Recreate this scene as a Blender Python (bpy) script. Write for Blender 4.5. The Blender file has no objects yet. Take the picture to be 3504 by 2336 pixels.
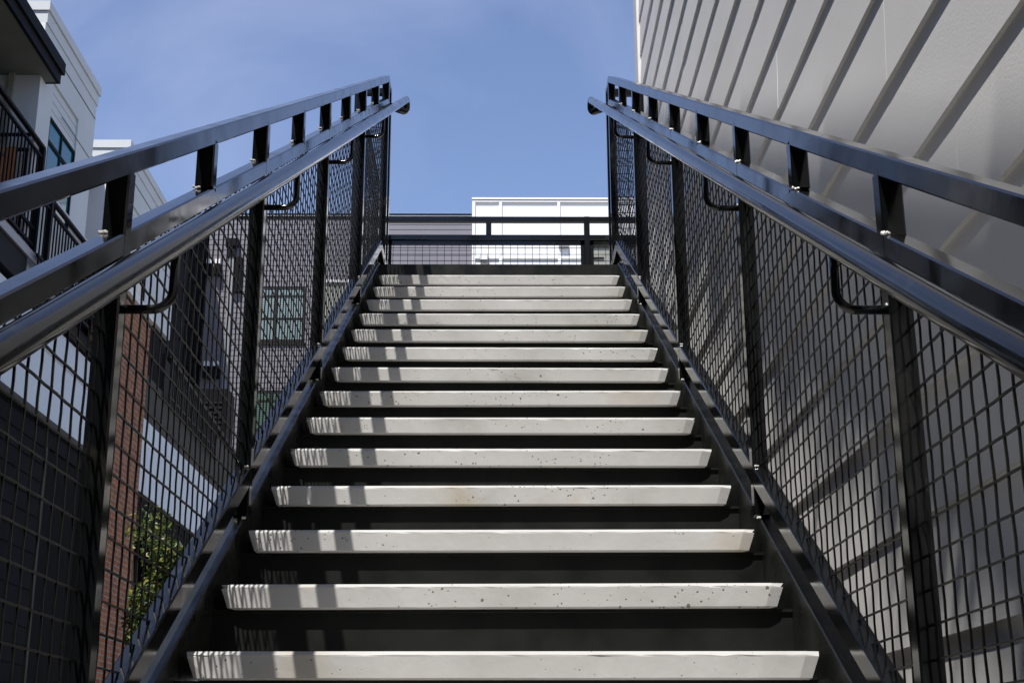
import bpy, bmesh, math, random
from mathutils import Vector, Matrix
random.seed(11)
C = bpy.context.scene.collection
sc = bpy.context.scene
# ------------------------------------------------------------------ geometry frame
XC, Y0, Z0 = 0.0142, 2.5903, 0.2035        # centre line and first visible nosing (camera at the origin)
RUN, RISE = 0.28518, 0.15726
TH = math.atan2(RISE, RUN); CT, ST = math.cos(TH), math.sin(TH)
GZ = Z0 - 10*RISE                           # ground / lower landing level
NLAND = 14
LY, LZ = Y0 + NLAND*RUN, Z0 + NLAND*RISE    # front edge and level of the upper landing

def S(X, s, n):                             # point along the stair slope
    return Vector((XC+X, Y0 + s*CT - n*ST, Z0 + s*ST + n*CT))
def SY(X, Y, n):                            # same, by horizontal run Y measured from first nosing
    s = (Y + n*ST)/CT
    return S(X, s, n)

# ------------------------------------------------------------------ mesh helpers
def quad_prism(bm, ring0, ring1, cap=True):
    a = [bm.verts.new(p) for p in ring0]; b = [bm.verts.new(p) for p in ring1]
    n = len(a)
    for i in range(n):
        bm.faces.new((a[i], a[(i+1) % n], b[(i+1) % n], b[i]))
    if cap:
        bm.faces.new(list(reversed(a))); bm.faces.new(b)

def add_box(bm, x0, x1, y0, y1, z0, z1):
    r0 = [Vector((x0,y0,z0)), Vector((x1,y0,z0)), Vector((x1,y1,z0)), Vector((x0,y1,z0))]
    r1 = [p + Vector((0,0,z1-z0)) for p in r0]
    quad_prism(bm, r0, r1)

def cham(w, h, c):
    w, h = w/2, h/2
    return [(-w+c,-h),(w-c,-h),(w,-h+c),(w,h-c),(w-c,h),(-w+c,h),(-w,h-c),(-w,-h+c)]

def add_bar(bm, p0, p1, w, h, side=Vector((1,0,0)), c=0.003, end0=None, end1=None):
    """chamfered rectangular tube from p0 to p1; w along 'side', h across; end normals allow plumb cuts"""
    d = (p1-p0).normalized()
    side = (side - d*side.dot(d)).normalized()
    up = side.cross(d)
    if c: prof = cham(w, h, c)
    else: prof = [(-w/2,-h/2),(w/2,-h/2),(w/2,h/2),(-w/2,h/2)]
    def ring(p, en):
        out = []
        for a, b in prof:
            q = p + side*a + up*b
            if en is not None:
                q = q - d*((q-p).dot(en)/d.dot(en))
            out.append(q)
        return out
    quad_prism(bm, ring(p0, end0), ring(p1, end1))

def add_tube(bm, pts, r, seg=12, cap=True):
    pts = [Vector(p) for p in pts]
    rings = []; prev = None
    for i, p in enumerate(pts):
        if i == 0: t = pts[1]-pts[0]
        elif i == len(pts)-1: t = pts[-1]-pts[-2]
        else: t = (pts[i+1]-pts[i]).normalized() + (pts[i]-pts[i-1]).normalized()
        t.normalize()
        if prev is None:
            a = Vector((1,0,0)) if abs(t.x) < .8 else Vector((0,0,1))
            u = (a - t*a.dot(t)).normalized()
        else:
            u = (prev - t*prev.dot(t)).normalized()
        prev = u; v = t.cross(u)
        rings.append([bm.verts.new(p + (u*math.cos(2*math.pi*k/seg) + v*math.sin(2*math.pi*k/seg))*r) for k in range(seg)])
    for a, b in zip(rings, rings[1:]):
        for k in range(seg):
            f = bm.faces.new((a[k], a[(k+1) % seg], b[(k+1) % seg], b[k])); f.smooth = True
    if cap:
        bm.faces.new(list(reversed(rings[0]))); bm.faces.new(rings[-1])

def bend(a, b, c, r, n=6):                 # rounded corner at b between a and c
    a, b, c = Vector(a), Vector(b), Vector(c)
    u = (a-b).normalized(); v = (c-b).normalized()
    ang = u.angle(v); d = r/math.tan(ang/2)
    s, e = b+u*d, b+v*d
    cen = b + (u+v).normalized()*(r/math.sin(ang/2))
    out = []
    for i in range(n+1):
        t = i/n
        q = (s-cen).lerp(e-cen, t)
        out.append(cen + q.normalized()*r)
    return out

def obj(name, bm, m, parent=None, smooth=False):
    bmesh.ops.recalc_face_normals(bm, faces=bm.faces[:])
    me = bpy.data.meshes.new(name); bm.to_mesh(me); bm.free()
    o = bpy.data.objects.new(name, me); C.objects.link(o)
    if m: me.materials.append(m)
    if parent: o.parent = parent; o.matrix_parent_inverse = parent.matrix_world.inverted()
    return o
def thing(name, label, cat, loc=(0,0,0), group=None):
    o = bpy.data.objects.new(name, None); C.objects.link(o)
    o.location = loc; o['label'] = label; o['category'] = cat
    if group: o['group'] = group
    o.empty_display_size = .1
    bpy.context.view_layer.update()
    return o
def tag(o, label, cat, group=None):
    o['label'] = label; o['category'] = cat
    if group: o['group'] = group
def box(name, m, parent, *b):
    bm = bmesh.new(); add_box(bm, *b); return obj(name, bm, m, parent)
def boxes(name, m, parent, lst):
    bm = bmesh.new()
    for b in lst: add_box(bm, *b)
    return obj(name, bm, m, parent)
def bar(name, m, parent, *a, **k):
    bm = bmesh.new(); add_bar(bm, *a, **k); return obj(name, bm, m, parent)

# ------------------------------------------------------------------ materials
def mat(name, col, rough=.6, spec=.5, metal=0, ior=1.5, noise=None, bump=None, rn=None, coat=0):
    m = bpy.data.materials.new(name); m.use_nodes = True
    nt = m.node_tree; b = nt.nodes['Principled BSDF']
    b.inputs['Base Color'].default_value = (*col, 1)
    b.inputs['Roughness'].default_value = rough
    b.inputs['Specular IOR Level'].default_value = spec
    b.inputs['Metallic'].default_value = metal
    b.inputs['IOR'].default_value = ior
    b.inputs['Coat Weight'].default_value = coat
    tc = nt.nodes.new('ShaderNodeTexCoord')
    def nz(scale, detail=4, dist=0):
        n = nt.nodes.new('ShaderNodeTexNoise'); n.inputs['Scale'].default_value = scale
        n.inputs['Detail'].default_value = detail; n.inputs['Distortion'].default_value = dist
        nt.links.new(tc.outputs['Object'], n.inputs['Vector']); return n
    def ramp(src, stops):
        r = nt.nodes.new('ShaderNodeValToRGB'); e = r.color_ramp.elements
        while len(e) < len(stops): e.new(.5)
        for k, (p, c) in zip(e, stops): k.position = p; k.color = (*c, 1) if len(c) == 3 else c
        nt.links.new(src, r.inputs['Fac']); return r
    if noise:                               # (scale, darkest colour, lightest colour)
        n = nz(noise[0], 6); r = ramp(n.outputs['Fac'], [(.32, noise[1]), (.68, noise[2])])
        nt.links.new(r.outputs['Color'], b.inputs['Base Color'])
    if rn:
        n = nz(rn[0], 5); mr = nt.nodes.new('ShaderNodeMapRange')
        mr.inputs['From Min'].default_value = .35; mr.inputs['From Max'].default_value = .65
        mr.inputs['To Min'].default_value = rn[1]; mr.inputs['To Max'].default_value = rn[2]
        nt.links.new(n.outputs['Fac'], mr.inputs['Value']); nt.links.new(mr.outputs['Result'], b.inputs['Roughness'])
    if bump:
        n = nz(bump[0], 6); bp = nt.nodes.new('ShaderNodeBump'); bp.inputs['Strength'].default_value = bump[1]
        bp.inputs['Distance'].default_value = bump[2]
        nt.links.new(n.outputs['Fac'], bp.inputs['Height']); nt.links.new(bp.outputs['Normal'], b.inputs['Normal'])
    m['h'] = 1
    return m, nt, b, tc, nz, ramp

PAINT, nt, b, tc, nz, ramp = mat('black_gloss_paint', (.003,.003,.004), .2, .5, ior=1.43, rn=(9, .07, .17), bump=(45, .03, .002))
# faint dust and rubbed marks in the paint
n = nz(5, 8, 1.5); r = ramp(n.outputs['Fac'], [(.0,(.004,.0045,.005)), (.62,(.005,.0055,.006)), (.85,(.035,.033,.030))])
nt.links.new(r.outputs['Color'], b.inputs['Base Color'])
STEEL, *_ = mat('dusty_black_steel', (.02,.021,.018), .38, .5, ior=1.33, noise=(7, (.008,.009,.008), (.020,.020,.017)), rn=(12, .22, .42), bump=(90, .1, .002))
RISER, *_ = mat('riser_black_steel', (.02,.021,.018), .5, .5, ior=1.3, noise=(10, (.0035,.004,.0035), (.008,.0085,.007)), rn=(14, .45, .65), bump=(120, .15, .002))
WIRE, *_ = mat('mesh_wire_paint', (.004,.0042,.0045), .35, .5, ior=1.25)
WELD, *_ = mat('weld_glint', (.75,.74,.70), .3, .5, metal=.3)  # near-white beads: sun glint on the welds put into the colour

# precast concrete: warm grey, small dark pits, faint rust stains
CONC, nt, b, tc, nz, ramp = mat('precast_concrete', (.45,.44,.41), .8, .3)
oi = nt.nodes.new('ShaderNodeObjectInfo'); vadd = nt.nodes.new('ShaderNodeVectorMath'); vadd.operation = 'ADD'
vm = nt.nodes.new('ShaderNodeVectorMath'); vm.operation = 'SCALE'; vm.inputs[0].default_value = (13.7, 7.1, 29.3)
nt.links.new(oi.outputs['Random'], vm.inputs['Scale']); nt.links.new(tc.outputs['Object'], vadd.inputs[0]); nt.links.new(vm.outputs[0], vadd.inputs[1])
_nz = nz
def nz(*a):
    q = _nz(*a); nt.links.new(vadd.outputs[0], q.inputs['Vector']); return q
base = ramp(nz(4, 7).outputs['Fac'], [(.24,(.35,.342,.322)), (.45,(.46,.453,.437)), (.6,(.50,.493,.478)), (.8,(.57,.565,.55))])
st = ramp(nz(2.2, 3, .6).outputs['Fac'], [(.58,(0,0,0)), (.72,(1,1,1))])
mx = nt.nodes.new('ShaderNodeMix'); mx.data_type = 'RGBA'
mx.inputs[7].default_value = (.40,.33,.23,1)
ml = nt.nodes.new('ShaderNodeMath'); ml.operation = 'MULTIPLY'; ml.inputs[1].default_value = .7
nt.links.new(st.outputs['Color'], ml.inputs[0]); nt.links.new(ml.outputs[0], mx.inputs[0])
nt.links.new(base.outputs['Color'], mx.inputs[6])
def pits(scale, frm, rad, k):
    vo = nt.nodes.new('ShaderNodeTexVoronoi'); vo.inputs['Scale'].default_value = scale
    ds = nt.nodes.new('ShaderNodeTexNoise'); ds.inputs['Scale'].default_value = scale*1.3; nt.links.new(vadd.outputs[0], ds.inputs['Vector'])
    ma = nt.nodes.new('ShaderNodeVectorMath'); ma.operation = 'MULTIPLY_ADD'; ma.inputs[1].default_value = (.012*40/scale,)*3
    nt.links.new(ds.outputs['Color'], ma.inputs[0]); nt.links.new(vadd.outputs[0], ma.inputs[2])
    nt.links.new(ma.outputs[0], vo.inputs['Vector'])
    sp = nt.nodes.new('ShaderNodeSeparateColor'); nt.links.new(vo.outputs['Color'], sp.inputs[0])
    cl = nz(3.1, 2); cm = nt.nodes.new('ShaderNodeMapRange'); cm.inputs['From Min'].default_value = .42; cm.inputs['From Max'].default_value = .62
    cm.inputs['To Min'].default_value = -.16; cm.inputs['To Max'].default_value = .06; nt.links.new(cl.outputs['Fac'], cm.inputs['Value'])
    ad0 = nt.nodes.new('ShaderNodeMath'); ad0.operation = 'ADD'; nt.links.new(sp.outputs[0], ad0.inputs[0]); nt.links.new(cm.outputs['Result'], ad0.inputs[1])
    pr = nt.nodes.new('ShaderNodeMapRange'); pr.inputs['From Min'].default_value = frm; pr.inputs['From Max'].default_value = 1
    pr.inputs['To Min'].default_value = 0; pr.inputs['To Max'].default_value = rad
    nt.links.new(ad0.outputs[0], pr.inputs['Value'])
    lt = nt.nodes.new('ShaderNodeMath'); lt.operation = 'SUBTRACT'
    nt.links.new(pr.outputs['Result'], lt.inputs[0]); nt.links.new(vo.outputs['Distance'], lt.inputs[1])
    m_ = nt.nodes.new('ShaderNodeMath'); m_.operation = 'MULTIPLY'; m_.inputs[1].default_value = k; m_.use_clamp = True
    nt.links.new(lt.outputs[0], m_.inputs[0]); return m_
pa, pb_ = pits(50, .77, .22, 14), pits(130, .66, .36, 9)
ms = nt.nodes.new('ShaderNodeMath'); ms.operation = 'MAXIMUM'; nt.links.new(pa.outputs[0], ms.inputs[0]); nt.links.new(pb_.outputs[0], ms.inputs[1])
mx2 = nt.nodes.new('ShaderNodeMix'); mx2.data_type = 'RGBA'; mx2.inputs[7].default_value = (.14,.13,.11,1)
nt.links.new(ms.outputs[0], mx2.inputs[0]); nt.links.new(mx.outputs[2], mx2.inputs[6])
nt.links.new(mx2.outputs[2], b.inputs['Base Color'])
bn = nz(55, 6); ad = nt.nodes.new('ShaderNodeMath'); ad.operation = 'MULTIPLY_ADD'; ad.inputs[1].default_value = -3
nt.links.new(ms.outputs[0], ad.inputs[0]); nt.links.new(bn.outputs['Fac'], ad.inputs[2])
bp = nt.nodes.new('ShaderNodeBump'); bp.inputs['Strength'].default_value = .35; bp.inputs['Distance'].default_value = .002
nt.links.new(ad.outputs[0], bp.inputs['Height']); nt.links.new(bp.outputs['Normal'], b.inputs['Normal'])

WALLP, *_ = mat('pale_grey_siding_paint', (.80,.79,.775), .75, .3, noise=(1.8, (.765,.755,.735), (.82,.81,.80)), bump=(160, .3, .0015))
TRIMW, *_ = mat('white_trim_paint', (.78,.77,.74), .6, .4, noise=(3, (.74,.73,.70), (.80,.79,.76)))
JOINT, *_ = mat('white_caulk', (.82,.82,.80), .6)
LBLUE, *_ = mat('pale_blue_white_panel', (.64,.69,.72), .7, .3, noise=(1.2, (.61,.66,.69), (.67,.72,.75)))
LGREY, *_ = mat('pale_facade_paint', (.62,.64,.64), .7, .3, noise=(1.2, (.59,.61,.61), (.64,.66,.66)), bump=(80,.15,.003))
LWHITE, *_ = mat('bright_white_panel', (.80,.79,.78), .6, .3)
DSIDE, *_ = mat('charcoal_blue_siding', (.005,.0055,.0085), .7, .35, ior=1.12, noise=(3, (.004,.0045,.007), (.007,.0075,.011)))
DBROWN, *_ = mat('dark_brown_metal', (.020,.018,.016), .6, .4, ior=1.3)
DTRIM, *_ = mat('dark_eave_metal', (.006,.006,.008), .65, .3, ior=1.25)
SOFF, *_ = mat('grey_green_soffit', (.16,.17,.15), .8, .3, noise=(2, (.14,.15,.13), (.18,.19,.17)))
BEIGE, *_ = mat('beige_grey_wall', (.30,.30,.26), .8, .3, noise=(3, (.28,.28,.24), (.33,.33,.29)))
PURP, *_ = mat('slate_purple_siding', (.215,.20,.225), .7, .3, noise=(1.0, (.175,.165,.188), (.205,.193,.218)))
GLASS, nt, b, tc, nz, ramp = mat('window_glass', (.02,.05,.06), .05, .8)
TGLASS, *_ = mat('teal_window_glass', (.010,.13,.17), .06, .7)
BLIND, nt, b, tc, nz, ramp = mat('teal_window_blind', (.36,.48,.46), .4, .5)
w = nt.nodes.new('ShaderNodeTexWave'); w.wave_type = 'BANDS'; w.bands_direction = 'Z'; w.inputs['Scale'].default_value = 5.2
nt.links.new(tc.outputs['Object'], w.inputs['Vector'])
r = ramp(w.outputs['Fac'], [(.25,(.08,.115,.115)), (.6,(.27,.35,.35))]); nt.links.new(r.outputs['Color'], b.inputs['Base Color'])
GREENREF, nt, b, tc, nz, ramp = mat('green_reflection_pane', (.1,.2,.12), .4, .5)  # banded pane; green of reflected trees put into its colour
w = nt.nodes.new('ShaderNodeTexWave'); w.wave_type = 'BANDS'; w.bands_direction = 'Z'; w.inputs['Scale'].default_value = 5.2
nt.links.new(tc.outputs['Object'], w.inputs['Vector'])
r = ramp(w.outputs['Fac'], [(.25,(.02,.04,.028)), (.6,(.07,.14,.09))]); nt.links.new(r.outputs['Color'], b.inputs['Base Color'])
DEEP, *_ = mat('near_black_recess', (.003,.0032,.004), .7, .3, ior=1.12)  # near black, holding the shade of recessed openings in its colour
GALV, *_ = mat('grey_pipe_paint', (.26,.26,.27), .45, .5)
LAMPW, *_ = mat('white_lamp_lens', (.85,.85,.82), .3, .5)
WOODF, *_ = mat('sun_raised_timber', (.62,.24,.08), .55, .4, noise=(20, (.54,.19,.06), (.70,.28,.10)))  # orange raised to hold sunlight that the eave keeps off
FURN, *_ = mat('dark_timber', (.06,.035,.025), .5, .4)

BRICK, nt, b, tc, nz, ramp = mat('red_brick', (.3,.1,.06), .85, .25)
br = nt.nodes.new('ShaderNodeTexBrick'); br.offset = .5
br.inputs['Scale'].default_value = 1; br.inputs['Brick Width'].default_value = .20; br.inputs['Row Height'].default_value = .0667
br.inputs['Mortar Size'].default_value = .008; br.inputs['Mortar Smooth'].default_value = .1; br.inputs['Bias'].default_value = -.2
br.inputs['Color1'].default_value = (.37,.125,.045,1); br.inputs['Color2'].default_value = (.21,.065,.028,1); br.inputs['Mortar'].default_value = (.30,.26,.21,1)
sx = nt.nodes.new('ShaderNodeSeparateXYZ'); nt.links.new(tc.outputs['Object'], sx.inputs[0])
aa = nt.nodes.new('ShaderNodeMath'); aa.operation = 'ADD'; nt.links.new(sx.outputs['X'], aa.inputs[0]); nt.links.new(sx.outputs['Y'], aa.inputs[1])
cx = nt.nodes.new('ShaderNodeCombineXYZ'); nt.links.new(aa.outputs[0], cx.inputs[0]); nt.links.new(sx.outputs['Z'], cx.inputs[1])
nt.links.new(cx.outputs[0], br.inputs['Vector'])
tn = nz(9, 5); mm = nt.nodes.new('ShaderNodeMix'); mm.data_type = 'RGBA'; mm.blend_type = 'MULTIPLY'; mm.inputs[0].default_value = .8
rr = ramp(tn.outputs['Fac'], [(.3,(.55,.55,.55)), (.7,(1.25,1.2,1.15))])
nt.links.new(br.outputs['Color'], mm.inputs[6]); nt.links.new(rr.outputs['Color'], mm.inputs[7]); nt.links.new(mm.outputs[2], b.inputs['Base Color'])
bp = nt.nodes.new('ShaderNodeBump'); bp.inputs['Strength'].default_value = .5; bp.inputs['Distance'].default_value = .004; bp.invert = True
nt.links.new(br.outputs['Fac'], bp.inputs['Height']); nt.links.new(bp.outputs['Normal'], b.inputs['Normal'])

GROUND, *_ = mat('concrete_paving', (.17,.16,.14), .9, .2, noise=(.8, (.14,.13,.115), (.20,.185,.165)), bump=(40,.3,.006))
BARK, *_ = mat('brown_bark', (.06,.045,.03), .9, .2, noise=(12, (.04,.03,.02), (.09,.065,.045)), bump=(30,.6,.01))
LEAF, nt, b, tc, nz, ramp = mat('shrub_leaf', (.06,.1,.02), .42, .45)
oi = nt.nodes.new('ShaderNodeNewGeometry')
r = ramp(oi.outputs['Random Per Island'], [(0,(.025,.055,.010)), (.45,(.065,.115,.018)), (.8,(.15,.18,.03)), (1,(.34,.30,.07))])
nt.links.new(r.outputs['Color'], b.inputs['Base Color'])
b.inputs['Transmission Weight'].default_value = 0
tr = nt.nodes.new('ShaderNodeBsdfTranslucent'); nt.links.new(r.outputs['Color'], tr.inputs['Color'])
mxs = nt.nodes.new('ShaderNodeMixShader'); mxs.inputs[0].default_value = .25
out = nt.nodes['Material Output']; nt.links.new(b.outputs[0], mxs.inputs[1]); nt.links.new(tr.outputs[0], mxs.inputs[2]); nt.links.new(mxs.outputs[0], out.inputs[0])

# ------------------------------------------------------------------ ground
bm = bmesh.new(); vs = [bm.verts.new(p) for p in ((-400,-400,GZ-.004),(400,-400,GZ-.004),(400,600,GZ-.004),(-400,600,GZ-.004))]; bm.faces.new(vs)
g = obj('ground', bm, GROUND); g['kind'] = 'structure'

# ------------------------------------------------------------------ staircase
stair = thing('staircase', 'outdoor staircase of pale concrete treads between black steel stringers', 'staircase', (XC, Y0-10*RUN, GZ))
WEB = .592
for sgn in (-1, 1):
    bm = bmesh.new()
    s1 = (LY-Y0)/CT + .0
    s0 = -(10*RUN)/CT
    # plate: plumb cut at the top, level cut at the bottom
    xi, xo = sgn*WEB, sgn*(WEB+.055)
    prof = []
    top0 = SY(0, -10*RUN+.02, .010); top1 = SY(0, NLAND*RUN+.16, .010)
    d = .33
    pts = [(top0.y, GZ+.0), (top0.y, top0.z), (NLAND*RUN+Y0-.02, SY(0,NLAND*RUN-.02,.010).z), (NLAND*RUN+Y0+.16, SY(0,NLAND*RUN-.02,.010).z), (NLAND*RUN+Y0+.16, LZ-d), (top0.y+.62, GZ)]
    r0 = [Vector((XC+xi, y, z)) for y, z in pts]; r1 = [Vector((XC+xo, y, z)) for y, z in pts]
    quad_prism(bm, r0, r1)
    bmesh.ops.bevel(bm, geom=bm.edges[:], offset=.003, segments=1, affect='EDGES')
    obj('stringer', bm, STEEL, stair)

def tread_mesh(seed):
    rnd = random.Random(seed)
    bm = bmesh.new()
    N = 46; d = RUN + .03
    prof = [(.004+.002, .0), (0, -.004), (.0005, -.010), (.004, -.0475), (.007, -.0505), (d, -.0505), (d, 0)]   # (back, down)
    prof[0] = (.011, 0); prof[1] = (.0004, -.0068)
    rows = []
    for j, (y, z) in enumerate(prof):
        row = []
        hw = .575 - max(0, min(1, -z/.05))*.017
        if j == 4: hw -= .004
        for i in range(N+1):
            t = i/N; x = -hw + 2*hw*t
            e = 0
            if i in (0, N):
                e = .006 if j in (0, 1, 3, 4) else .002
            yy = y + e; zz = z
            if j in (0, 1, 2):
                yy += rnd.uniform(0, .0008) + (.002*rnd.random() if rnd.random() < .06 else 0)
            if j == 1: zz += rnd.uniform(-.0005, .0004) - (.003*rnd.random() if rnd.random() < .04 else 0)
            if j == 3: zz += rnd.uniform(-.0003, .0003)
            row.append(bm.verts.new((x, yy, zz)))
        rows.append(row)
    M = len(rows)
    for j in range(M):
        a, c = rows[j], rows[(j+1) % M]
        for i in range(N):
            bm.faces.new((a[i], a[i+1], c[i+1], c[i]))
    bm.faces.new([r[0] for r in rows]); bm.faces.new([r[-1] for r in reversed(rows)])
    # chip corners a little
    for sgn in (0, -1):
        if rnd.random() < .6:
            v = rows[1][sgn]; v.co.x *= .992; v.co.y += .004
            v = rows[4][sgn]; v.co.x *= .985; v.co.y += .006
    return bm
for i in range(-10, NLAND):
    y, z = Y0+i*RUN, Z0+i*RISE
    if i > -10:
        bm = tread_mesh(100+i)
        t = obj('tread', bm, CONC, None)
        t.location = (XC, y, z)
        t.rotation_euler = (0, random.uniform(-.0022, .0022), 0)
        t.parent = stair; t.matrix_parent_inverse = stair.matrix_world.inverted()
        # steel pan lip carrying the tread
        bm = bmesh.new()
        add_box(bm, XC-WEB, XC+WEB, y+.020, y+RUN+.02, z-.0565, z-.0508)
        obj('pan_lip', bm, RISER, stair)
    # riser below the next tread
    bm = bmesh.new()
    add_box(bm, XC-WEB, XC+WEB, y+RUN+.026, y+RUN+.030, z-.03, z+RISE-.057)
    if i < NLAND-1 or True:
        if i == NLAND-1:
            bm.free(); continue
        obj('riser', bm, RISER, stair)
# landing beam and deck
bm = bmesh.new(); add_box(bm, XC-.656, XC+.656, LY+.004, LY+.05, LZ-.30, LZ-.001)
ob = obj('landing_beam', bm, STEEL, stair)
box('landing_deck', CONC, stair, XC-.79, XC+.79, Y0+4.25, 8.75, LZ-.16, LZ-.012)
box('landing_deck', CONC, stair, XC+.791, XC+1.95, 8.30, 8.75, LZ-.16, LZ-.012)

# ------------------------------------------------------------------ guard panels
TW = .036
WR = .0031
MS = .048
def wire(bm, p0, p1, w=WR, side=Vector((1,0,0))):
    add_bar(bm, p0, p1, w, w, side=side, c=0)
def wavy(bm, p0, p1, k, side, amp=.0006, w=WR):
    """woven wire: slight crimp at every crossing"""
    L = (p1-p0).length; n = max(1, int(round(L/(MS))))
    pts = []
    for i in range(n+1):
        q = p0.lerp(p1, i/n) + side*(amp*(1 if (i+k) % 2 else -1))
        pts.append(q)
    d = (p1-p0).normalized(); up = side.cross(d).normalized()
    rings = []
    for q in pts:
        rings.append([bm.verts.new(q + side*a + up*c) for a, c in ((-w/2,-w/2),(w/2,-w/2),(w/2,w/2),(-w/2,w/2))])
    for a, b_ in zip(rings, rings[1:]):
        for k2 in range(4):
            bm.faces.new((a[k2], a[(k2+1)%4], b_[(k2+1)%4], b_[k2]))

NT1, NT0 = .9065, .871         # top rail
NM1, NM0 = .788, .753          # mid rail
NB1, NB0 = .115, .072          # bottom rail
PX = .600
P0, PP = .622, 1.183           # first post (run from nosing 0), post pitch
posts = [P0 + PP*k for k in range(-3, 3)] + [4.165]
END = 4.165
def guard(sgn, label):
    g = thing('guardrail', label, 'railing', (XC+sgn*PX, Y0-10*RUN+.1, GZ), 'guardrails of the stair')
    X = sgn*PX
    ya = posts[0]
    EN = Vector((0,1,0))
    def rail(name, n0, n1, h, y0, y1, w=TW):
        nc = (n0+n1)/2
        bar(name, PAINT, g, SY(X, y0, nc), SY(X, y1, nc), w, h, side=Vector((1,0,0)), c=.003, end0=EN, end1=EN)
    rail('top_rail', NT0, NT1, NT1-NT0, ya-TW/2, END+.0)
    rail('mid_rail', NM0, NM1, NM1-NM0, ya-TW/2, END+.0)
    rail('bottom_rail', NB0, NB1, NB1-NB0, ya-TW/2, NLAND*RUN-.045)
    # level pieces at the landing
    zt = SY(X, END, (NT0+NT1)/2).z; zm = SY(X, END, (NM0+NM1)/2).z
    zb = SY(X, NLAND*RUN-.045, (NB0+NB1)/2).z
    yc = END+.155                       # corner post
    bar('level_top_rail', PAINT, g, Vector((XC+X, Y0+END+.001, zt)), Vector((XC+X, Y0+yc, zt)), TW-.001, .04, c=.003)
    bar('level_mid_rail', PAINT, g, Vector((XC+X, Y0+END+.001, zm)), Vector((XC+X, Y0+yc, zm)), TW-.001, .04, c=.003)
    bar('level_bottom_rail', PAINT, g, Vector((XC+X, Y0+NLAND*RUN-.044, zb)), Vector((XC+X, Y0+yc, zb)), TW-.001, .046, c=.003)
    # posts: stop under the top rail, run down to the stringer
    for k, y in enumerate(posts):
        top = SY(X, y, NT0+.004).z if k < len(posts)-1 else zt-.017
        bot = SY(X, y, .008).z if y < NLAND*RUN-.05 else LZ-.3
        bm = bmesh.new()
        add_bar(bm, Vector((XC+X, Y0+y, bot)), Vector((XC+X, Y0+y, top)), TW+.0006, TW+.0006, side=Vector((1,0,0)), c=.003)
        po = obj('post', bm, PAINT, g)
        if y < 4:
            rw = random.Random(k*7+int(sgn))
            for zz, nn, xs, sp in ((SY(X, y-.018, NM1).z, 9, -.40, .012), (SY(X, y-.018, NB1).z, 7, -sgn*.25, .008), (SY(X, y-.018, .010).z, 7, -sgn*.25, .008)):
                bm = bmesh.new()
                for q in range(nn):
                    bmesh.ops.create_icosphere(bm, subdivisions=1, radius=rw.uniform(.0020,.0034), matrix=Matrix.Translation((XC+X+xs*TW+(q/nn-.5)*sp, Y0+y-TW/2-.002-rw.uniform(0,.002), zz+rw.uniform(-.0006,.002))))
                obj('weld_bead', bm, WELD, po)
    bm = bmesh.new()
    add_bar(bm, Vector((XC+X, Y0+yc, LZ-.01)), Vector((XC+X, Y0+yc, zt+.0185)), TW+.001, TW+.001, c=.003)
    obj('post', bm, PAINT, g)
    # pickets between top and mid rail
    allp = [P0 + PP/2*k for k in range(-5, 7)]
    for y in allp:
        if y > END-.1 or any(abs(y-q) < .05 for q in posts): continue
        bar('picket', PAINT, g, Vector((XC+X, Y0+y, SY(X, y, NM1-.004).z)), Vector((XC+X, Y0+y, SY(X, y, NT0+.004).z)), TW, TW, c=.003)
        rw = random.Random(int(y*100)); bm = bmesh.new(); zb0 = SY(X, y-.018, NM1).z
        for q in range(8):
            bmesh.ops.create_icosphere(bm, subdivisions=1, radius=rw.uniform(.0019,.0034), matrix=Matrix.Translation((XC+X-(.40+rw.uniform(-.22,.16))*TW, Y0+y-TW/2-.002-rw.uniform(0,.004), zb0+rw.uniform(-.001,.003))))
        obj('weld_bead', bm, WELD, C.objects[-1] if False else g)
    # woven wire panels between posts
    X3 = X + sgn*.002
    for a, b_ in zip(posts, posts[1:]):
        bm = bmesh.new()
        y0, y1 = a+TW/2, b_-TW/2
        ny = int((y1-y0)/MS); off = ((y1-y0)-ny*MS)/2
        jit = random.Random(int(a*100)+int(sgn))
        lo = lambda y: (SY(0, min(y, NLAND*RUN-.045), NB1).z if y < NLAND*RUN-.045 else zb+.023)
        hi = lambda y: SY(0, y, NM0).z
        kk = 0; y = y0+off
        while y < y1+1e-6:
            q = jit.uniform(-.0012, .0012)
            wavy(bm, Vector((XC+X3, Y0+y, lo(y)-.004)), Vector((XC+X3, Y0+y+q, hi(y)+.004)), kk, Vector((1,0,0)))
            y += MS; kk += 1
        zlo, zhi = lo(y0), hi(y1)
        z = math.ceil(zlo/MS)*MS; kk = 0
        while z < zhi:
            # limits of y along this height
            tlo = y0; thi = y1
            # z < hi(y) -> y > yh ; z > lo(y) -> y < yl
            yh = y0
            if hi(y0) < z: yh = y0 + (z-hi(y0))/(RISE/RUN)
            yl = y1
            if lo(y1) > z: yl = y1 - (lo(y1)-z)/(RISE/RUN)
            ys, ye = max(y0-.026, yh-.006), min(y1+.004, yl+.006)
            if ye-ys > .02:
                wavy(bm, Vector((XC+X3, Y0+ys, z)), Vector((XC+X3, Y0+ye, z+jit.uniform(-.001,.001))), kk, Vector((1,0,0)), amp=-.0006)
            z += MS; kk += 1
        obj('wire_mesh_panel', bm, WIRE, g)
    return g, zt, zm, zb, yc
gl, ZT, ZM, ZB, YC = guard(-1, 'left black steel guardrail with wire mesh panels climbing beside the stair')
gr, *_ = guard(1, 'right black steel guardrail with wire mesh panels between stair and grey siding wall')

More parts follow.
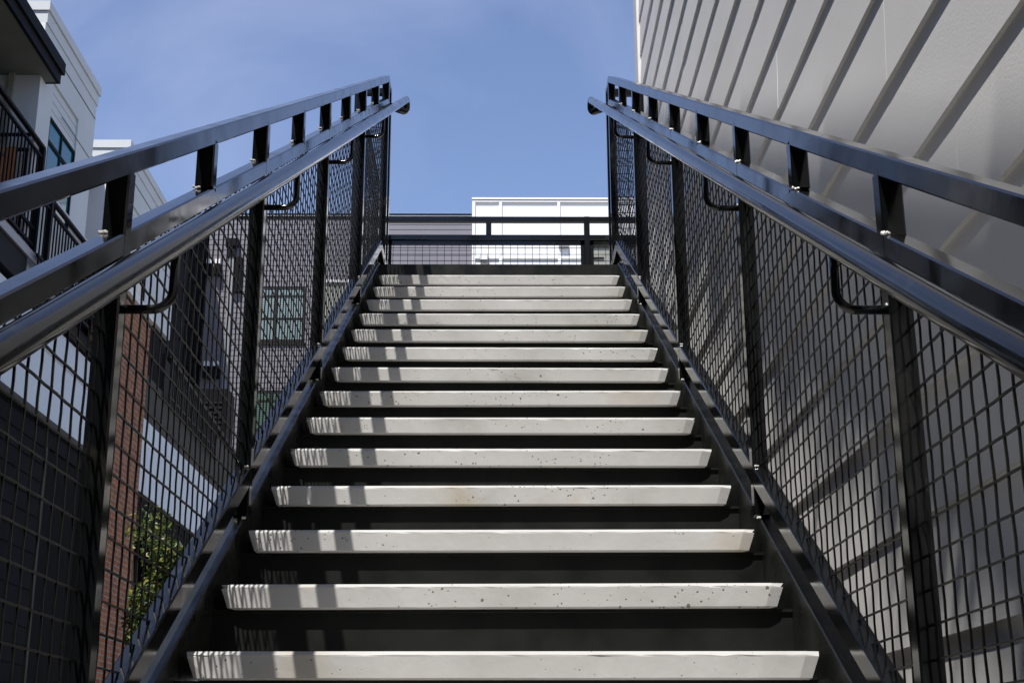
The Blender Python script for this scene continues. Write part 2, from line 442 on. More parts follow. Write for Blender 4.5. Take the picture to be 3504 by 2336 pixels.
# ------------------------------------------------------------------ handrails
HX, HN, HR = .505, .7735, .0198
for sgn, lab in ((-1, 'left round black pipe handrail on curved brackets inside the left guardrail'), (1, 'right round black pipe handrail on curved brackets beside the grey siding wall')):
    h = thing('handrail', lab, 'handrail', (XC+sgn*HX, Y0-10*RUN+.1, GZ), 'handrails of the stair')
    a = SY(sgn*HX, -3.0, HN); b_ = SY(sgn*HX, 4.375, HN)
    c = b_ + Vector((0, .016, -.068)); d = Vector((XC+sgn*(PX-TW/2), c.y-.09, c.z-.012))
    pts = [a] + [a.lerp(b_, t) for t in (.25,.5,.75)] + bend(a, b_, c, .026, 8) + bend(b_, c, d, .026, 8) + [d]
    bm = bmesh.new(); add_tube(bm, pts, HR, 24); obj('pipe', bm, PAINT, h)
    for y in posts[:-1]:
        py = y
        ctr = SY(sgn*HX, py, HN)
        z = ctr.z - .112
        p1 = Vector((XC+sgn*(PX-TW/2+.002), Y0+py-.006, z)); p2 = Vector((XC+sgn*HX, Y0+py-.006, z)); p3 = Vector((XC+sgn*HX, Y0+py-.006, ctr.z-.012))
        bm = bmesh.new(); add_tube(bm, [p1]+bend(p1, p2, p3, .030, 8)+[p3], .0072, 12)
        bk = obj('bracket', bm, PAINT, h)
        if y < 3.5:
            bm = bmesh.new(); rw = random.Random(int(y*10))
            for q in range(5):
                bmesh.ops.create_icosphere(bm, subdivisions=1, radius=rw.uniform(.0014,.0026), matrix=Matrix.Translation(p1+Vector((-sgn*.004, -.005+rw.uniform(-.002,.002), .006+rw.uniform(-.002,.002)))))
            obj('weld_bead', bm, WELD, bk)

# ------------------------------------------------------------------ level guards round the landing
def level_guard(p0, p1, label, postsat, picks, grp='guardrails round the upper landing', zt=None):
    p0 = Vector(p0); p1 = Vector(p1); d = (p1-p0).normalized(); L = (p1-p0).length
    side = Vector((-d.y, d.x, 0))
    g = thing('guardrail', label, 'railing', (p0.x, p0.y, LZ), grp)
    top = ZT if zt is None else zt
    mid = top-.128; bot = LZ+.075
    V = lambda t, z: p0 + d*t + Vector((0,0,z))
    bar('top_rail', PAINT, g, V(0, top), V(L, top), TW, .036, side=side)
    bar('mid_rail', PAINT, g, V(0, mid), V(L, mid), TW, .036, side=side)
    bar('bottom_rail', PAINT, g, V(0, bot), V(L, bot), TW, .04, side=side)
    for t in postsat:
        bar('post', PAINT, g, V(t, LZ-.012), V(t, top+.0185), TW+.001, TW+.001, side=side)
    for t in picks:
        bar('picket', PAINT, g, V(t, mid+.017), V(t, top-.017), TW-.001, TW-.001, side=side)
    # flat frame bars round each mesh bay
    ts = [0]+sorted(postsat)+[L]
    bm = bmesh.new()
    t = MS/2; k = 0
    while t < L:
        wavy(bm, V(t, bot+.018), V(t, mid-.016), k, side); t += MS; k += 1
    z = bot+.018+MS; k = 0
    while z < mid-.02:
        wavy(bm, V(.0, z), V(L, z), k, side, amp=-.0006); z += MS*.93; k += 1
    obj('wire_mesh_panel', bm, WIRE, g)
    bm = bmesh.new()
    for t in postsat:
        for s_ in (-1, 1):
            tt = t+s_*(TW/2+.0125)
            if 0 < tt < L: add_bar(bm, V(tt, bot+.02), V(tt, mid-.0185), .010, .024, side=side, c=0)
    add_bar(bm, V(.02, mid-.034), V(L-.02, mid-.034), .010, .030, side=side, c=0)
    obj('mesh_frame', bm, PAINT, g)
    return g
FY = 8.62
level_guard((XC-.76, FY, 0), (XC+1.9, FY, 0), 'far black guardrail crossing the top of the stair with one mesh bay',
            [.02, 1.343, 2.64], [.697, 1.99], zt=3.457)
level_guard((XC-.76, Y0+YC+.04, 0), (XC-.76, FY-.04, 0), 'left side guardrail of the upper landing behind the stair mesh', [1.15], [.55, 1.7])
level_guard((XC-.62-.16, Y0+YC, 0), (XC-.62, Y0+YC, 0), 'short left guardrail return at the stair head', [.018], [], )
level_guard((XC+.62, Y0+YC, 0), (XC+.62+.165, Y0+YC, 0), 'short right guardrail return at the stair head beside the siding wall', [.148], [])

# ------------------------------------------------------------------ right building with lap siding
WX = .914+.012
rb = thing('siding_building', 'tall building wall of pale grey lap siding on the right of the stair', 'building', (WX+2, 4, GZ))
EXPO = .2555; LIP = .0115
wy0, wy1 = -6.0, 8.02
bm = bmesh.new()
z = GZ; zs = []
H0 = 1.12*WX/1.014 - 12*EXPO
k = 0; lips = []
while H0 + k*EXPO < 7.6:
    zl = H0 + k*EXPO; lips.append(zl); k += 1
joints = {}
rj = random.Random(5)
for i, zl in enumerate(lips):
    # split each course in boards about 3.6 m long with tiny offsets
    seams = []
    y = wy0 + rj.uniform(.5, 3.5)
    while y < wy1-.4:
        seams.append(y); y += 3.66
    if abs(zl-1.12*WX/1.014) < .02: seams = [2.56, 6.22]
    joints[i] = seams
    segs = [wy0]+seams+[wy1]
    for a, b_ in zip(segs, segs[1:]):
        dx = rj.uniform(-.0009, .0009)
        x0 = WX - LIP + dx; zt_ = zl+EXPO
        # tapered board: bottom edge proud, top tucked behind next course
        n_ = max(2, int((b_-a)/.45)); ph = rj.uniform(0, 6)
        rings = []
        for q in range(n_+1):
            yy = a+.0012+(b_-a-.0024)*q/n_
            e = .0016*math.sin(yy*1.7+ph)+.0008*math.sin(yy*5.1+2*ph); ez = .0016*math.sin(yy*1.1+ph*2)
            rings.append([bm.verts.new((x, yy, z_)) for x, z_ in ((x0+e, zl+ez), (WX-.0012, zt_+.006), (WX+.010, zt_+.006), (WX+.010, zl+ez))])
        for ra, rb_ in zip(rings, rings[1:]):
            for q in range(4): bm.faces.new((ra[q], ra[(q+1)%4], rb_[(q+1)%4], rb_[q]))
        bm.faces.new(list(reversed(rings[0]))); bm.faces.new(rings[-1])
o = obj('lap_siding', bm, WALLP, rb)
box('wall', WALLP, rb, WX+.0105, WX+5, wy0, wy1+.12, GZ, 7.6)
bm = bmesh.new()
for i, zl in enumerate(lips):
    for y in ([joints[i][0]] if abs(zl-1.12*WX/1.014) < .02 else []):
        r0 = [Vector((WX-LIP+.0008, y-.004, zl+.001)), Vector((WX-.0018, y-.004, zl+EXPO-.002)), Vector((WX+.004, y-.004, zl+EXPO-.002)), Vector((WX+.004, y-.004, zl+.001))]
        r1 = [p+Vector((0,.008,0)) for p in r0]
        quad_prism(bm, r0, r1)
obj('joint_strips', bm, JOINT, rb)
bm = bmesh.new(); add_box(bm, WX-.024, WX+.0105, wy1+.002, wy1+.165, GZ, 7.6)
bmesh.ops.bevel(bm, geom=bm.edges[:], offset=.003, segments=1, affect='EDGES')
obj('corner_trim', bm, TRIMW, rb)
box('parapet_cap', TRIMW, rb, WX-.06, WX+5.05, wy0, wy1+.2, 7.602, 7.70)

# ------------------------------------------------------------------ left apartment building (facade plane X=-4.6)
FX = -4.6
lb = thing('apartment_building', 'low apartment building on the left with brick pier, pale panels and dark balconies', 'building', (FX-3, 14, GZ))
def lap(bm, x, y0, y1, z0, z1, expo, lip, sgn=1):
    z = z0
    while z < z1-.001:
        zt_ = min(z+expo, z1)
        ring = [(x+sgn*lip, z), (x+sgn*.001, zt_+.0), (x-sgn*.01, zt_), (x-sgn*.01, z)]
        quad_prism(bm, [Vector((a, y0, c)) for a, c in ring], [Vector((a, y1, c)) for a, c in ring]); z += expo
def lapY(bm, y, x0, x1, z0, z1, expo, lip):
    z = z0
    while z < z1-.001:
        zt_ = min(z+expo, z1)
        ring = [(y-lip, z), (y-.001, zt_), (y+.01, zt_), (y+.01, z)]
        quad_prism(bm, [Vector((x0, a, c)) for a, c in ring], [Vector((x1, a, c)) for a, c in ring]); z += expo
# mass of the building behind the facade
box('core_wall', BEIGE, lb, FX-6, FX-1.35, 4, 29.8, GZ, 7.0)
# added unseen wing, left of and behind the viewpoint, to block skylight
box('added_tall_wing', DSIDE, lb, FX-9, FX-.2, -24, 4.0, GZ, 13.0)
boxes('added_wing_window', GLASS, lb, [(FX-.199, FX-.17, -21+3.6*k, -19.2+3.6*k, 1.0+3.1*j, 2.6+3.1*j) for k in range(7) for j in range(4)])
# ground storey
bm = bmesh.new()
lap(bm, FX, 4, 14.05, GZ, 3.34, .18, .012)
lap(bm, FX, 14.05, 16.28, 3.16, 3.34, .18, .012)
lap(bm, FX, 17.76, 29.8, 2.9, 3.42, .18, .012)
lap(bm, FX, 19.6, 29.8, GZ, 2.9, .18, .012)
obj('dark_lap_siding', bm, DSIDE, lb)
boxes('ground_floor_wall', DSIDE, lb, [(FX-1.349, FX-.011, 4, 16.31, GZ, 3.42), (FX-1.3, FX-.011, 19.6, 29.8, GZ, 3.42), (FX-1.3,FX-.011,17.76,19.6,2.9,3.42)])
box('entry_shade_panel', DEEP, lb, FX-.0105, FX-.004, 14.06, 16.27, GZ, 3.155)  # flat near-black panel; shade of the entry recess put into its colour
box('entry_shade_panel', DEEP, lb, FX-1.3, FX-.3, 17.73, 19.59, GZ, 2.89)
box('entry_frame', DBROWN, lb, FX-.0105, FX+.012, 14.06, 14.12, GZ, 3.156)
boxes('band_trim', DBROWN, lb, [(FX-.02, FX+.035, 4, 16.28, 3.345, 3.428)])
# pale band between storeys
box('pale_panel_band', LBLUE, lb, FX-1.34, FX+.01, 4, 16.28, 3.43, 4.40)
box('pale_panel_band', LBLUE, lb, FX-1.34, FX+.01, 17.76, 27.5, 3.43, 4.38)
boxes('band_reveal', LGREY, lb, [(FX+.0, FX+.022, 4, 16.28, 4.08, 4.10), (FX+.0, FX+.022, 17.76, 27.5, 4.12, 4.14)])
# brick pier
bm = bmesh.new(); add_box(bm, FX-.35, FX+.04, 16.32, 17.72, GZ, 5.62); bp_ = obj('brick_pier', bm, BRICK, lb)
boxes('pier_cap', TRIMW, lb, [(FX-.40, FX+.09, 16.27, 17.77, 5.622, 5.70), (FX-.37,FX+.06,16.30,17.74,5.702,5.76)])
# block A and block B, bright parapet blocks
def block(y0, y1, z0, xin, win=None):
    boxes('upper_wall', LGREY, lb, [(xin, FX-.03, y0+.003, y1, z0, 7.40)] )
    # facade panel frame with recess
    wy0_, wy1_ = y0+.40, y0+1.30
    L = []
    L.append((FX-.029, FX, y0, wy0_, z0, 7.30)); L.append((FX-.029, FX, wy1_, y1, z0, 7.30)); L.append((FX-.029, FX, wy0_, wy1_, 6.84, 7.30))
    boxes('facade_panel', LGREY, lb, L)
    bm = bmesh.new(); lap(bm, FX-.024, wy0_, wy1_, 6.46, 6.84, .095, .008); obj('lap_panel', bm, LGREY, lb)
    boxes('facade_panel', LGREY, lb, [(FX-.029, FX-.012, wy0_, wy1_, z0, 5.50)])
    w_ = box('window', TGLASS, lb, FX-.0295, FX-.02, wy0_+.02, wy1_-.02, 5.52, 6.44)
    fr = [(FX-.0195, FX-.004, wy0_, wy1_, 6.425, 6.458), (FX-.0195, FX-.004, wy0_, wy1_, 5.50, 5.53),
          (FX-.0195, FX-.004, wy0_, wy0_+.03, 5.53, 6.425), (FX-.0195, FX-.004, wy1_-.03, wy1_, 5.53, 6.425),
          (FX-.0195, FX-.006, wy0_+.03, wy1_-.03, 6.17, 6.21), (FX-.0195, FX-.008, (wy0_+wy1_)/2-.018, (wy0_+wy1_)/2+.018, 5.53, 6.425)]
    boxes('frame', DTRIM, w_, fr)
    # cornice
    boxes('cornice', LGREY, lb, [(xin-.1, FX+.030, y0-.030, y1+.03, 7.435, 7.54)])
    boxes('cornice_band', LGREY, lb, [(xin-.1, FX+.012, y0-.012, y1+.012, 7.30, 7.434)])
    # end face coloured whiter than the sides: sunlight put into the colour
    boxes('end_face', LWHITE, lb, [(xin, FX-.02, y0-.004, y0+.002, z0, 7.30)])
    boxes('end_trim', TRIMW, lb, [(xin, FX-.001, y0-.012, y0-.0045, 7.26, 7.299), (FX-.06, FX-.001, y0-.012, y0-.0045, z0, 7.259)])
    boxes('shadow_joint', SOFF, lb, [(FX+.0, FX+.004, y0+.02, y1-.02, 7.12, 7.135), (FX+.0, FX+.004, y0+.75, y1-.02, 6.60, 6.612)])
block(12.83, 14.72, 4.42, FX-1.34)
block(16.16, 18.95, 5.77, FX-1.34)
boxes('dark_upper_wall', DSIDE, lb, [(FX-1.34, FX-.05, 17.85, 18.95, 4.40, 5.765), (FX-1.34, FX-.40, 16.21, 17.84, 4.42, 5.765)])
# recessed wall between the blocks, with dark balcony floor
box('recessed_wall', BEIGE, lb, FX-1.349, FX-.46, 14.73, 16.15, 5.70, 7.0)
box('dark_soffit', DTRIM, lb, FX-1.34, FX-.03, 14.725, 16.13, 5.55, 5.69)
box('roof_band', DTRIM, lb, FX-1.34, FX-.30, 14.725, 16.13, 7.003, 7.12)
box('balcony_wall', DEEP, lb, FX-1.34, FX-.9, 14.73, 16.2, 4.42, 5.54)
# eave over the near balcony
bm = bmesh.new(); add_box(bm, FX-1.34, FX+.115, 4, 12.98, 6.70, 6.742); obj('eave_soffit', bm, SOFF, lb)
boxes('eave_fascia', DTRIM, lb, [(FX+.116, FX+.15, 4, 12.99, 6.69, 6.80), (FX+.116, FX+.178, 4, 13.02, 6.801, 6.93), (FX-1.34, FX+.116, 12.981, 12.99, 6.69, 6.75)])
box('roof_slab', DTRIM, lb, FX-1.34, FX+.115, 4, 12.8, 6.745, 6.88)
# porch wall behind the balcony
boxes('porch_wall', SOFF, lb, [(FX-1.30, FX-1.0, 4, 12.82, 4.85, 6.70)])
boxes('porch_trim', BEIGE, lb, [(FX-.30, FX-.24, 12.76, 12.815, 4.85, 6.70), (FX-.62, FX-.56, 12.76, 12.815, 4.85, 6.70)])
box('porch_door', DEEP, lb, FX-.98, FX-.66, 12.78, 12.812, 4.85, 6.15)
box('porch_panel', LGREY, lb, FX-.99, FX-.001, 12.8155, 12.826, 4.85, 6.70)
# near balcony floor and railing
boxes('balcony_floor', DTRIM, lb, [(FX-1.0, FX+.06, 4, 12.82, 4.45, 4.78)])
boxes('floor_trim', GALV, lb, [(FX+.061, FX+.085, 4, 14.3, 4.74, 4.83)])
def rail_run(y0, y1, x, zb, zt_, postsat, name='balcony_railing'):
    L = [(x-.022, x+.022, y0, y1, zt_-.03, zt_), (x-.015, x+.015, y0, y1, zt_-.14, zt_-.115), (x-.015, x+.015, y0, y1, zb, zb+.03), (x-.012, x+.012, y0, y1, zb+.17, zb+.20)]
    y = y0+.05
    while y < y1:
        L.append((x-.007, x+.007, y-.007, y+.007, zb+.031, zt_-.141)); y += .095
    for y in postsat: L.append((x-.028, x+.028, y-.028, y+.028, zb-.08, zt_-.031))
    return boxes(name, DTRIM, lb, L)
rail_run(6, 13.05, FX+.03, 4.92, 6.01, [7.5, 9.3, 11.2, 13.02])
boxes('balcony_railing', DTRIM, lb, [(FX-.95, FX+.0, 13.0, 13.03, 5.98, 6.01) if False else (FX-.95, FX-.0, 12.70, 12.73, 5.98, 6.01), (FX-.95, FX, 12.70, 12.73, 5.82, 5.85)]+[(FX-.93+.1*k, FX-.915+.1*k, 12.705, 12.72, 4.9, 5.819) for k in range(10)])
# lower, farther balcony railing
boxes('balcony_floor', DTRIM, lb, [(FX-.9, FX+.05, 12.83, 15.5, 4.42, 4.60)])
rail_run(12.9, 15.6, FX+.12, 4.62, 5.50, [13.15, 14.35, 15.2])
boxes('rail_cap', LGREY, lb, [(FX+.02, FX+.055, 12.9, 14.9, 5.58, 5.63)])
# orange timber screen on the balcony, sunlight put into its colour
scr = thing('timber_screen', 'orange timber privacy screen standing on the balcony behind the railing', 'screen', (FX-.5, 12.5, 4.8))
L = []
for k in range(8): L.append((FX-.90+.115*k, FX-.81+.115*k, 12.40, 12.42, 4.79, 5.72))
boxes('slats', WOODF, scr, L)
boxes('rails', FURN, scr, [(FX-.92, FX-.08, 12.421, 12.445, 5.0, 5.04), (FX-.92, FX-.08, 12.421, 12.445, 5.45, 5.49)])
tb = thing('balcony_table', 'dark timber table on the balcony behind the railing', 'table', (FX-.35, 12.2, 4.8))
boxes('table_top', FURN, tb, [(FX-.7, FX-.08, 11.9, 12.3, 5.58, 5.62)])
for a in (-.66, -.12):
    for b2 in (11.93, 12.25): box('leg', FURN, tb, FX+a, FX+a+.03, b2, b2+.03, 4.79, 5.579)
# terrace wing beyond the brick pier
bm = bmesh.new()
for z0_, y1_ in ((4.40, 26.0),):
    pts = [(17.76, 4.385), (26.0, 4.385), (26.0, 5.16), (18.96, 5.50), (18.96, 5.0), (17.76, 5.0)]
    quad_prism(bm, [Vector((FX-.6, y, z)) for y, z in pts], [Vector((FX-.02, y, z)) for y, z in pts])
obj('terrace_wall', bm, DBROWN, lb)
bm = bmesh.new()
add_bar(bm, Vector((FX-.02, 18.97, 5.56)), Vector((FX-.02, 26.0, 5.22)), .10, .06, side=Vector((1,0,0)), c=.004)
obj('terrace_coping', bm, DBROWN, lb)
L = []
y = 18.98
while y < 22.4:
    zt_ = 5.56-(y-18.97)*.048
    L.append((FX+.03, FX+.045, y, y+.016, zt_-.62, zt_-.03)); y += .11
boxes('terrace_railing', DBROWN, lb, L+[(FX+.028, FX+.047, 18.97, 22.4, 4.96, 4.985)])

# ------------------------------------------------------------------ added unseen building behind the viewpoint, darkening the gloss reflections
kb = thing('added_dark_building', 'added dark brown building, unseen behind the viewpoint, darkening reflections', 'building', (0, -18, GZ))
box('wall', DBROWN, kb, -26, 24, -26, -16, GZ, 10.5)
boxes('window', GLASS, kb, [(-22+4.4*k, -20+4.4*k, -16.0+.001, -15.97, 1.2+3.2*j, 2.8+3.2*j) for k in range(10) for j in range(3)])
box('parapet', DTRIM, kb, -26.1, 24.1, -26, -15.9, 10.501, 10.8)

# ------------------------------------------------------------------ far slate building
FYB = 36.0
pb = thing('slate_building', 'far slate purple lap sided building seen through the left mesh', 'building', (-5, FYB+3, GZ))
bm = bmesh.new(); lapY(bm, FYB, -7.88, -.67, 5.0, 14.46, .150, .012); obj('lap_siding', bm, PURP, pb)
box('wall', PURP, pb, -9.6, -.66, FYB+.0105, FYB+8, GZ, 14.5)
boxes('roof_coping', DTRIM, pb, [(-9.6, -.668, FYB-.06, FYB+8, 14.552, 14.60), (-9.6, -.668, FYB-.03, FYB+8, 14.461, 14.53)])
boxes('coping_line', LAMPW, pb, [(-9.6, -.668, FYB-.05, FYB+.3, 14.531, 14.551)])
bm = bmesh.new(); lap(bm, -7.885, 33.9, FYB, 5.0, 13.9, .150, .012); obj('shade_wing_siding', bm, DSIDE, pb)  # added wing: a cast shadow on the slate wall put into dark siding
box('shade_wing', DSIDE, pb, -12.5, -7.896, 33.9, FYB+6, GZ, 13.9)
def far_window(name_m, x0, x1, z0, z1, mx_, bars):
    w_ = box('window', name_m, pb, x0, x1, FYB-.03, FYB-.013, z0, z1)
    L = [(x0-.05, x1+.05, FYB-.05, FYB-.0305, z1, z1+.05), (x0-.05, x1+.05, FYB-.05, FYB-.0305, z0-.05, z0), (x0-.05, x0, FYB-.05, FYB-.0305, z0, z1), (x1, x1+.05, FYB-.05, FYB-.0305, z0, z1)]
    L += [(mx_-.045, mx_+.045, FYB-.048, FYB-.0305, z0, z1)]
    for z in bars: L.append((x0, x1, FYB-.046, FYB-.0307, z-.025, z+.025))
    boxes('frame', DBROWN, w_, L)
far_window(BLIND, -6.62, -5.2, 10.98, 12.42, -5.94, [12.21, 11.57])
box('window_head', DBROWN, pb, -6.75, -5.1, FYB-.055, FYB-.013, 10.84, 10.90)
far_window(GREENREF, -6.62, -5.5, 8.55, 9.53, -5.94, [9.3])
# leader head and downspout
boxes('downspout', GALV, pb, [(-7.24, -7.12, FYB-.13, FYB-.014, 9.2, 13.6)])
boxes('leader_head', DTRIM, pb, [(-7.36, -7.02, FYB-.2, FYB-.014, 13.6, 13.82), (-7.30,-7.08,FYB-.16,FYB-.014,13.3,13.599), (-7.1, -6.9, FYB-.14, FYB-.014, 12.3, 13.299)])
def wall_lamp(x, z, parent, s=1):
    b1 = box('lamp_box', DTRIM, parent, x, x+.16*s, FYB-.22, FYB-.014, z-.30*s, z)
    box('lens', LAMPW, b1, x+.01, x+.15*s, FYB-.225, FYB-.08, z+.001, z+.13*s)
wall_lamp(-7.85, 13.08, pb); wall_lamp(-7.62, 13.08, pb); wall_lamp(-8.25+.5, 10.2, pb); wall_lamp(-7.5, 10.2, pb)
# low tan annex with big panes between the two far blocks
ab = thing('tan_annex', 'small tan annex with ribbed panel seen behind the left mesh near the stair head', 'building', (-4.2, 33, GZ))
bm = bmesh.new()
add_box(bm, -4.55, -3.45, 33.0, 35.9, 7.6, 11.55)
obj('wall', bm, BEIGE, ab)
boxes('coping', TRIMW, ab, [(-4.6, -3.4, 32.95, 35.9, 11.551, 11.62)])
boxes('dark_band', DTRIM, ab, [(-4.55, -3.45, 32.9, 32.999, 10.15, 10.5)])
# louvred plant box on the lower roof
vb = thing('louvre_unit', 'dark louvred rooftop unit standing in front of the far slate building', 'vent', (-5.0, 24.2, 4.9))
box('casing', DTRIM, vb, -5.35, -4.72, 24.0, 24.6, 4.9, 6.42)
boxes('louvres', DBROWN, vb, [(-5.28, -4.79, 23.98, 23.999, 5.25+.09*k, 5.275+.09*k) for k in range(11)])

# ------------------------------------------------------------------ far white building
wb = thing('white_building', 'bright white panelled building beyond the top of the stair', 'building', (3, FYB+3, GZ))
K = .99; Y1 = FYB*K
def zz(z): return z*K
box('wall', LWHITE, wb, -.655, 9.0, Y1, FYB+8, GZ, zz(15.02))
boxes('parapet_cap', LWHITE, wb, [(-.66, 9.05, Y1-.07, FYB+8.05, zz(15.025), zz(15.10)-.02)])
D = .05
boxes('panel_trim', LWHITE, wb, [(-.652, 9, Y1-D, Y1-.001, zz(14.955), zz(15.0)), (-.652, -.57, Y1-D, Y1-.001, 11, zz(14.95)), (.08, .16, Y1-D, Y1-.001, 11, zz(14.95)), (1.67, 1.75, Y1-D, Y1-.001, 11, zz(14.95)),
    (-.569, .079, Y1-D, Y1-.001, zz(13.29), zz(13.36)), (.161, 1.669, Y1-D, Y1-.001, zz(13.29), zz(13.36)), (1.751, 2.6, Y1-D, Y1-.001, zz(13.29), zz(13.36))])
l1 = box('lamp_box', GALV, wb, -.44, -.22, Y1-.16, Y1-D-.001, zz(13.18), zz(13.38))
box('lens', LAMPW, l1, -.425, -.235, Y1-.175, Y1-.161, zz(13.225), zz(13.37))
box('grille_box', GALV, wb, 1.70, 1.96, Y1-.12, Y1-D-.001, zz(13.61), zz(13.76))
box('porch_side', BEIGE, wb, 2.60*.93, 4.6, Y1-2.4, Y1-.002, 11.0, 13.86*.92)
boxes('porch_trim', DBROWN, wb, [(2.60*.93-.03, 4.6, Y1-2.45, Y1-2.401, 13.70*.92, 13.78*.92), (2.60*.93-.03, 2.60*.93+.03, Y1-2.45, Y1-2.401, 11, 13.69*.92), (2.46, 2.72, Y1-2.44, Y1-2.401, 13.35*.92, 13.39*.92)])

# ------------------------------------------------------------------ shrub beyond the brick pier
def shrub(name, label, cat, base, H, RX, RY, nleaf, ls, seed, lean=(0,0), grp=None, shape=None):
    rnd = random.Random(seed)
    t = thing(name, label, cat, base)
    bm = bmesh.new(); B = Vector(base)
    tips = []
    for k in range(7):
        a = rnd.uniform(0, 6.28); r_ = rnd.uniform(.2, .9)
        p = [B + Vector((math.cos(a)*.05, math.sin(a)*.05, 0))]
        for j in range(1, 6):
            f = j/5
            p.append(B + Vector((math.cos(a)*RX*r_*f*.8+rnd.uniform(-.05,.05)+lean[0]*f, math.sin(a)*RY*r_*f*.8+rnd.uniform(-.05,.05)+lean[1]*f, H*f*rnd.uniform(.85,.95))))
        for q0, q1, j in zip(p, p[1:], range(5)):
            add_tube(bm, [q0, q1], .03*(1-j/6), 6, cap=False)
        tips += p[1:]
    obj('trunk', bm, BARK, t)
    bm = bmesh.new()
    clumps = []
    for k in range(60):
        f = rnd.random()**.8
        a = rnd.uniform(0, 6.28); rr_ = math.sqrt(rnd.random())
        w_ = (shape(f) if shape else (1-.55*f))
        clumps.append((B + Vector((math.cos(a)*RX*rr_*w_+lean[0]*f, math.sin(a)*RY*rr_*w_+lean[1]*f, .05+H*f)), rnd.uniform(.16,.36)*max(RX,.3)*1.5))
    for k in range(nleaf):
        c, r_ = rnd.choice(clumps)
        v = Vector((rnd.gauss(0,1), rnd.gauss(0,1), rnd.gauss(0,1))).normalized()*r_*rnd.random()**.45
        p = c+v
        if p.z < GZ+.02: continue
        n = (v.normalized()*.6 + Vector((rnd.uniform(-1,1), rnd.uniform(-1,1), rnd.uniform(-.2,1.2)))).normalized()
        t1 = n.orthogonal().normalized(); t1 = Matrix.Rotation(rnd.uniform(0,6.28), 3, n) @ t1; t2 = n.cross(t1)
        L_ = ls*rnd.uniform(.7,1.35); W_ = L_*.42
        vs = [bm.verts.new(p+t1*a_*L_+t2*b3*W_+n*c_*L_) for a_, b3, c_ in ((-.5,0,0),(-.1,.5,.06),(.5,0,-.12),(-.1,-.5,.06))]
        bm.faces.new((vs[0], vs[1], vs[2])); bm.faces.new((vs[0], vs[2], vs[3]))
    o = bpy.data.meshes.new('foliage'); bm.to_mesh(o); bm.free()
    fo = bpy.data.objects.new('foliage', o); C.objects.link(fo); o.materials.append(LEAF)
    fo.parent = t; fo.matrix_parent_inverse = t.matrix_world.inverted()
    return t
shrub('leafy_shrub', 'tall leafy green shrub against the dark wall beyond the brick pier', 'shrub', (-3.0, 12.7, GZ), 3.45, .43, .45, 19000, .06, 3, shape=lambda f: 1.0-.62*f**1.5)

# ------------------------------------------------------------------ added unseen tree: limb and leaves shaped to shade the siding wall
def shade_limb_tree():
    rnd = random.Random(21)
    t = thing('added_shade_tree', 'added leaning tree, unseen behind the viewpoint, with one limb shaped to shade the siding wall', 'tree', (-1.9, -5.2, GZ))
    X0 = WX-1.2
    path = [Vector((-1.9,-5.2,GZ)), Vector((-1.7,-4.9,.8)), Vector((-1.2,-4.0,3.2)), Vector((-.6,-2.8,4.9))]
    path += [Vector((X0, y, .551*y+6.68)) for y in (-1.6,-.4,.8,2.0,3.2,4.4,5.4)]
    bm = bmesh.new()
    for i, (a, b_) in enumerate(zip(path, path[1:])):
        add_tube(bm, [a, b_], max(.025, .13-.011*i), 8, cap=False)
    obj('trunk', bm, BARK, t)
    bm = bmesh.new()
    def leaf(p, ls):
        n = Vector((rnd.gauss(0,1), rnd.gauss(0,1), rnd.gauss(0,1))).normalized(); t1 = n.orthogonal().normalized(); t2 = n.cross(t1)
        L_ = ls*rnd.uniform(.7,1.3); W_ = L_*.5
        vs = [bm.verts.new(p+t1*a*L_+t2*c*W_+n*e*L_) for a, c, e in ((-.5,0,0),(0,.5,.05),(.5,0,-.1),(0,-.5,.05))]
        bm.faces.new((vs[0],vs[1],vs[2])); bm.faces.new((vs[0],vs[2],vs[3]))
    for k in range(4200):
        y = rnd.uniform(-2.2, 5.2)
        dz = rnd.uniform(-.20, .08); dx = rnd.gauss(0, .012)
        leaf(Vector((X0+dx, y, .551*y+6.68+dz)), .085)
    for k in range(52):                       # drooping sprays with gaps between them
        y = rnd.uniform(-2.2, 5.2); c = Vector((X0, y, .551*y+6.68-rnd.uniform(.26,.60)))
        for q in range(22):
            leaf(c+Vector((rnd.gauss(0,.014), rnd.gauss(0,.13), rnd.gauss(0,.030))), .075)
    obj('foliage', bm, LEAF, t)
shade_limb_tree()

# ------------------------------------------------------------------ sun, sky, camera
A, T = .40, 1.93
d = Vector((A, 1, -T)).normalized()
sun = bpy.data.lights.new('sun', 'SUN'); sun.energy = 5.0; sun.angle = math.radians(.53); sun.color = (1, .965, .915)
so = bpy.data.objects.new('sun', sun); C.objects.link(so); so.rotation_euler = d.to_track_quat('-Z', 'Y').to_euler()
to_sun = -d
elev = math.asin(to_sun.z); az = math.atan2(to_sun.x, to_sun.y)
w = bpy.data.worlds.new('World'); sc.world = w; w.use_nodes = True; nt = w.node_tree
sky = nt.nodes.new('ShaderNodeTexSky'); sky.sky_type = 'NISHITA'; sky.sun_disc = False
sky.sun_elevation = elev; sky.sun_rotation = az; sky.air_density = 1.0; sky.dust_density = .0; sky.ozone_density = 1.9
bg = nt.nodes['Background']; bg.inputs['Strength'].default_value = .142
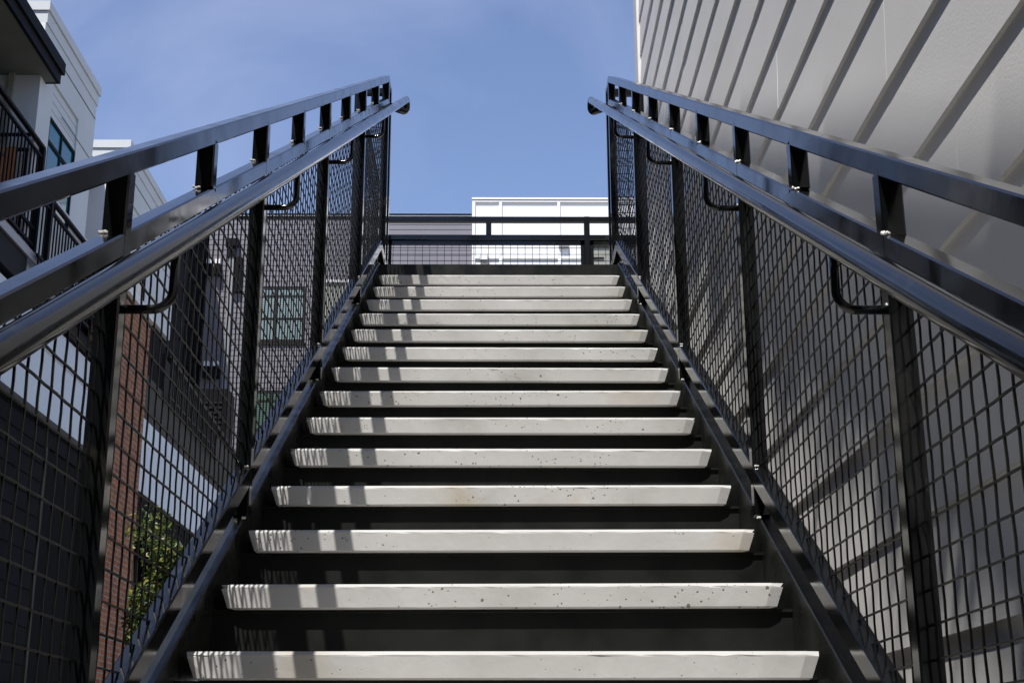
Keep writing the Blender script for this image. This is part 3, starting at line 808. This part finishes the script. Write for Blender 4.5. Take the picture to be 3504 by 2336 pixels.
# thin high cloud veil
tc = nt.nodes.new('ShaderNodeTexCoord'); mp = nt.nodes.new('ShaderNodeMapping'); mp.inputs['Scale'].default_value = (2.2, 1.0, 3.5); mp.inputs['Rotation'].default_value = (0, .4, .5)
nt.links.new(tc.outputs['Generated'], mp.inputs['Vector'])
cn = nt.nodes.new('ShaderNodeTexNoise'); cn.inputs['Scale'].default_value = 1.7; cn.inputs['Detail'].default_value = 7; cn.inputs['Roughness'].default_value = .55; cn.inputs['Distortion'].default_value = .5
nt.links.new(mp.outputs[0], cn.inputs['Vector'])
cr = nt.nodes.new('ShaderNodeValToRGB'); cr.color_ramp.elements[0].position = .45; cr.color_ramp.elements[1].position = .8
cr.color_ramp.elements[1].color = (.19,.19,.19,1)
nt.links.new(cn.outputs['Fac'], cr.inputs['Fac'])
mxw = nt.nodes.new('ShaderNodeMix'); mxw.data_type = 'RGBA'; mxw.inputs[7].default_value = (6.0,6.6,7.6,1)
nt.links.new(cr.outputs['Color'], mxw.inputs[0]); nt.links.new(sky.outputs[0], mxw.inputs[6]); tint = nt.nodes.new('ShaderNodeMix'); tint.data_type = 'RGBA'; tint.blend_type = 'MULTIPLY'; tint.inputs[0].default_value = 1; tint.inputs[7].default_value = (1.06,.975,1.04,1)
nt.links.new(mxw.outputs[2], tint.inputs[6]); nt.links.new(tint.outputs[2], bg.inputs['Color'])

cam = bpy.data.cameras.new('camera'); cam.sensor_width = 36; cam.lens = 36*3221.78/2352; cam.clip_start = .05; cam.clip_end = 2000
co = bpy.data.objects.new('camera', cam); C.objects.link(co); sc.camera = co
p, ya, ro = .29512, .0118985, -.002886
f = Vector((math.sin(ya)*math.cos(p), math.cos(ya)*math.cos(p), math.sin(p))); r0 = f.cross(Vector((0,0,1))).normalized(); u0 = r0.cross(f)
r2 = r0*math.cos(ro)+u0*math.sin(ro); u2 = -r0*math.sin(ro)+u0*math.cos(ro)
co.matrix_world = Matrix(((r2.x,u2.x,-f.x,0),(r2.y,u2.y,-f.y,0),(r2.z,u2.z,-f.z,0),(0,0,0,1)))
sc.view_settings.view_transform = 'Standard'; sc.view_settings.look = 'None'; sc.view_settings.exposure = .24; sc.view_settings.gamma = 1
sc.render.engine = 'CYCLES'
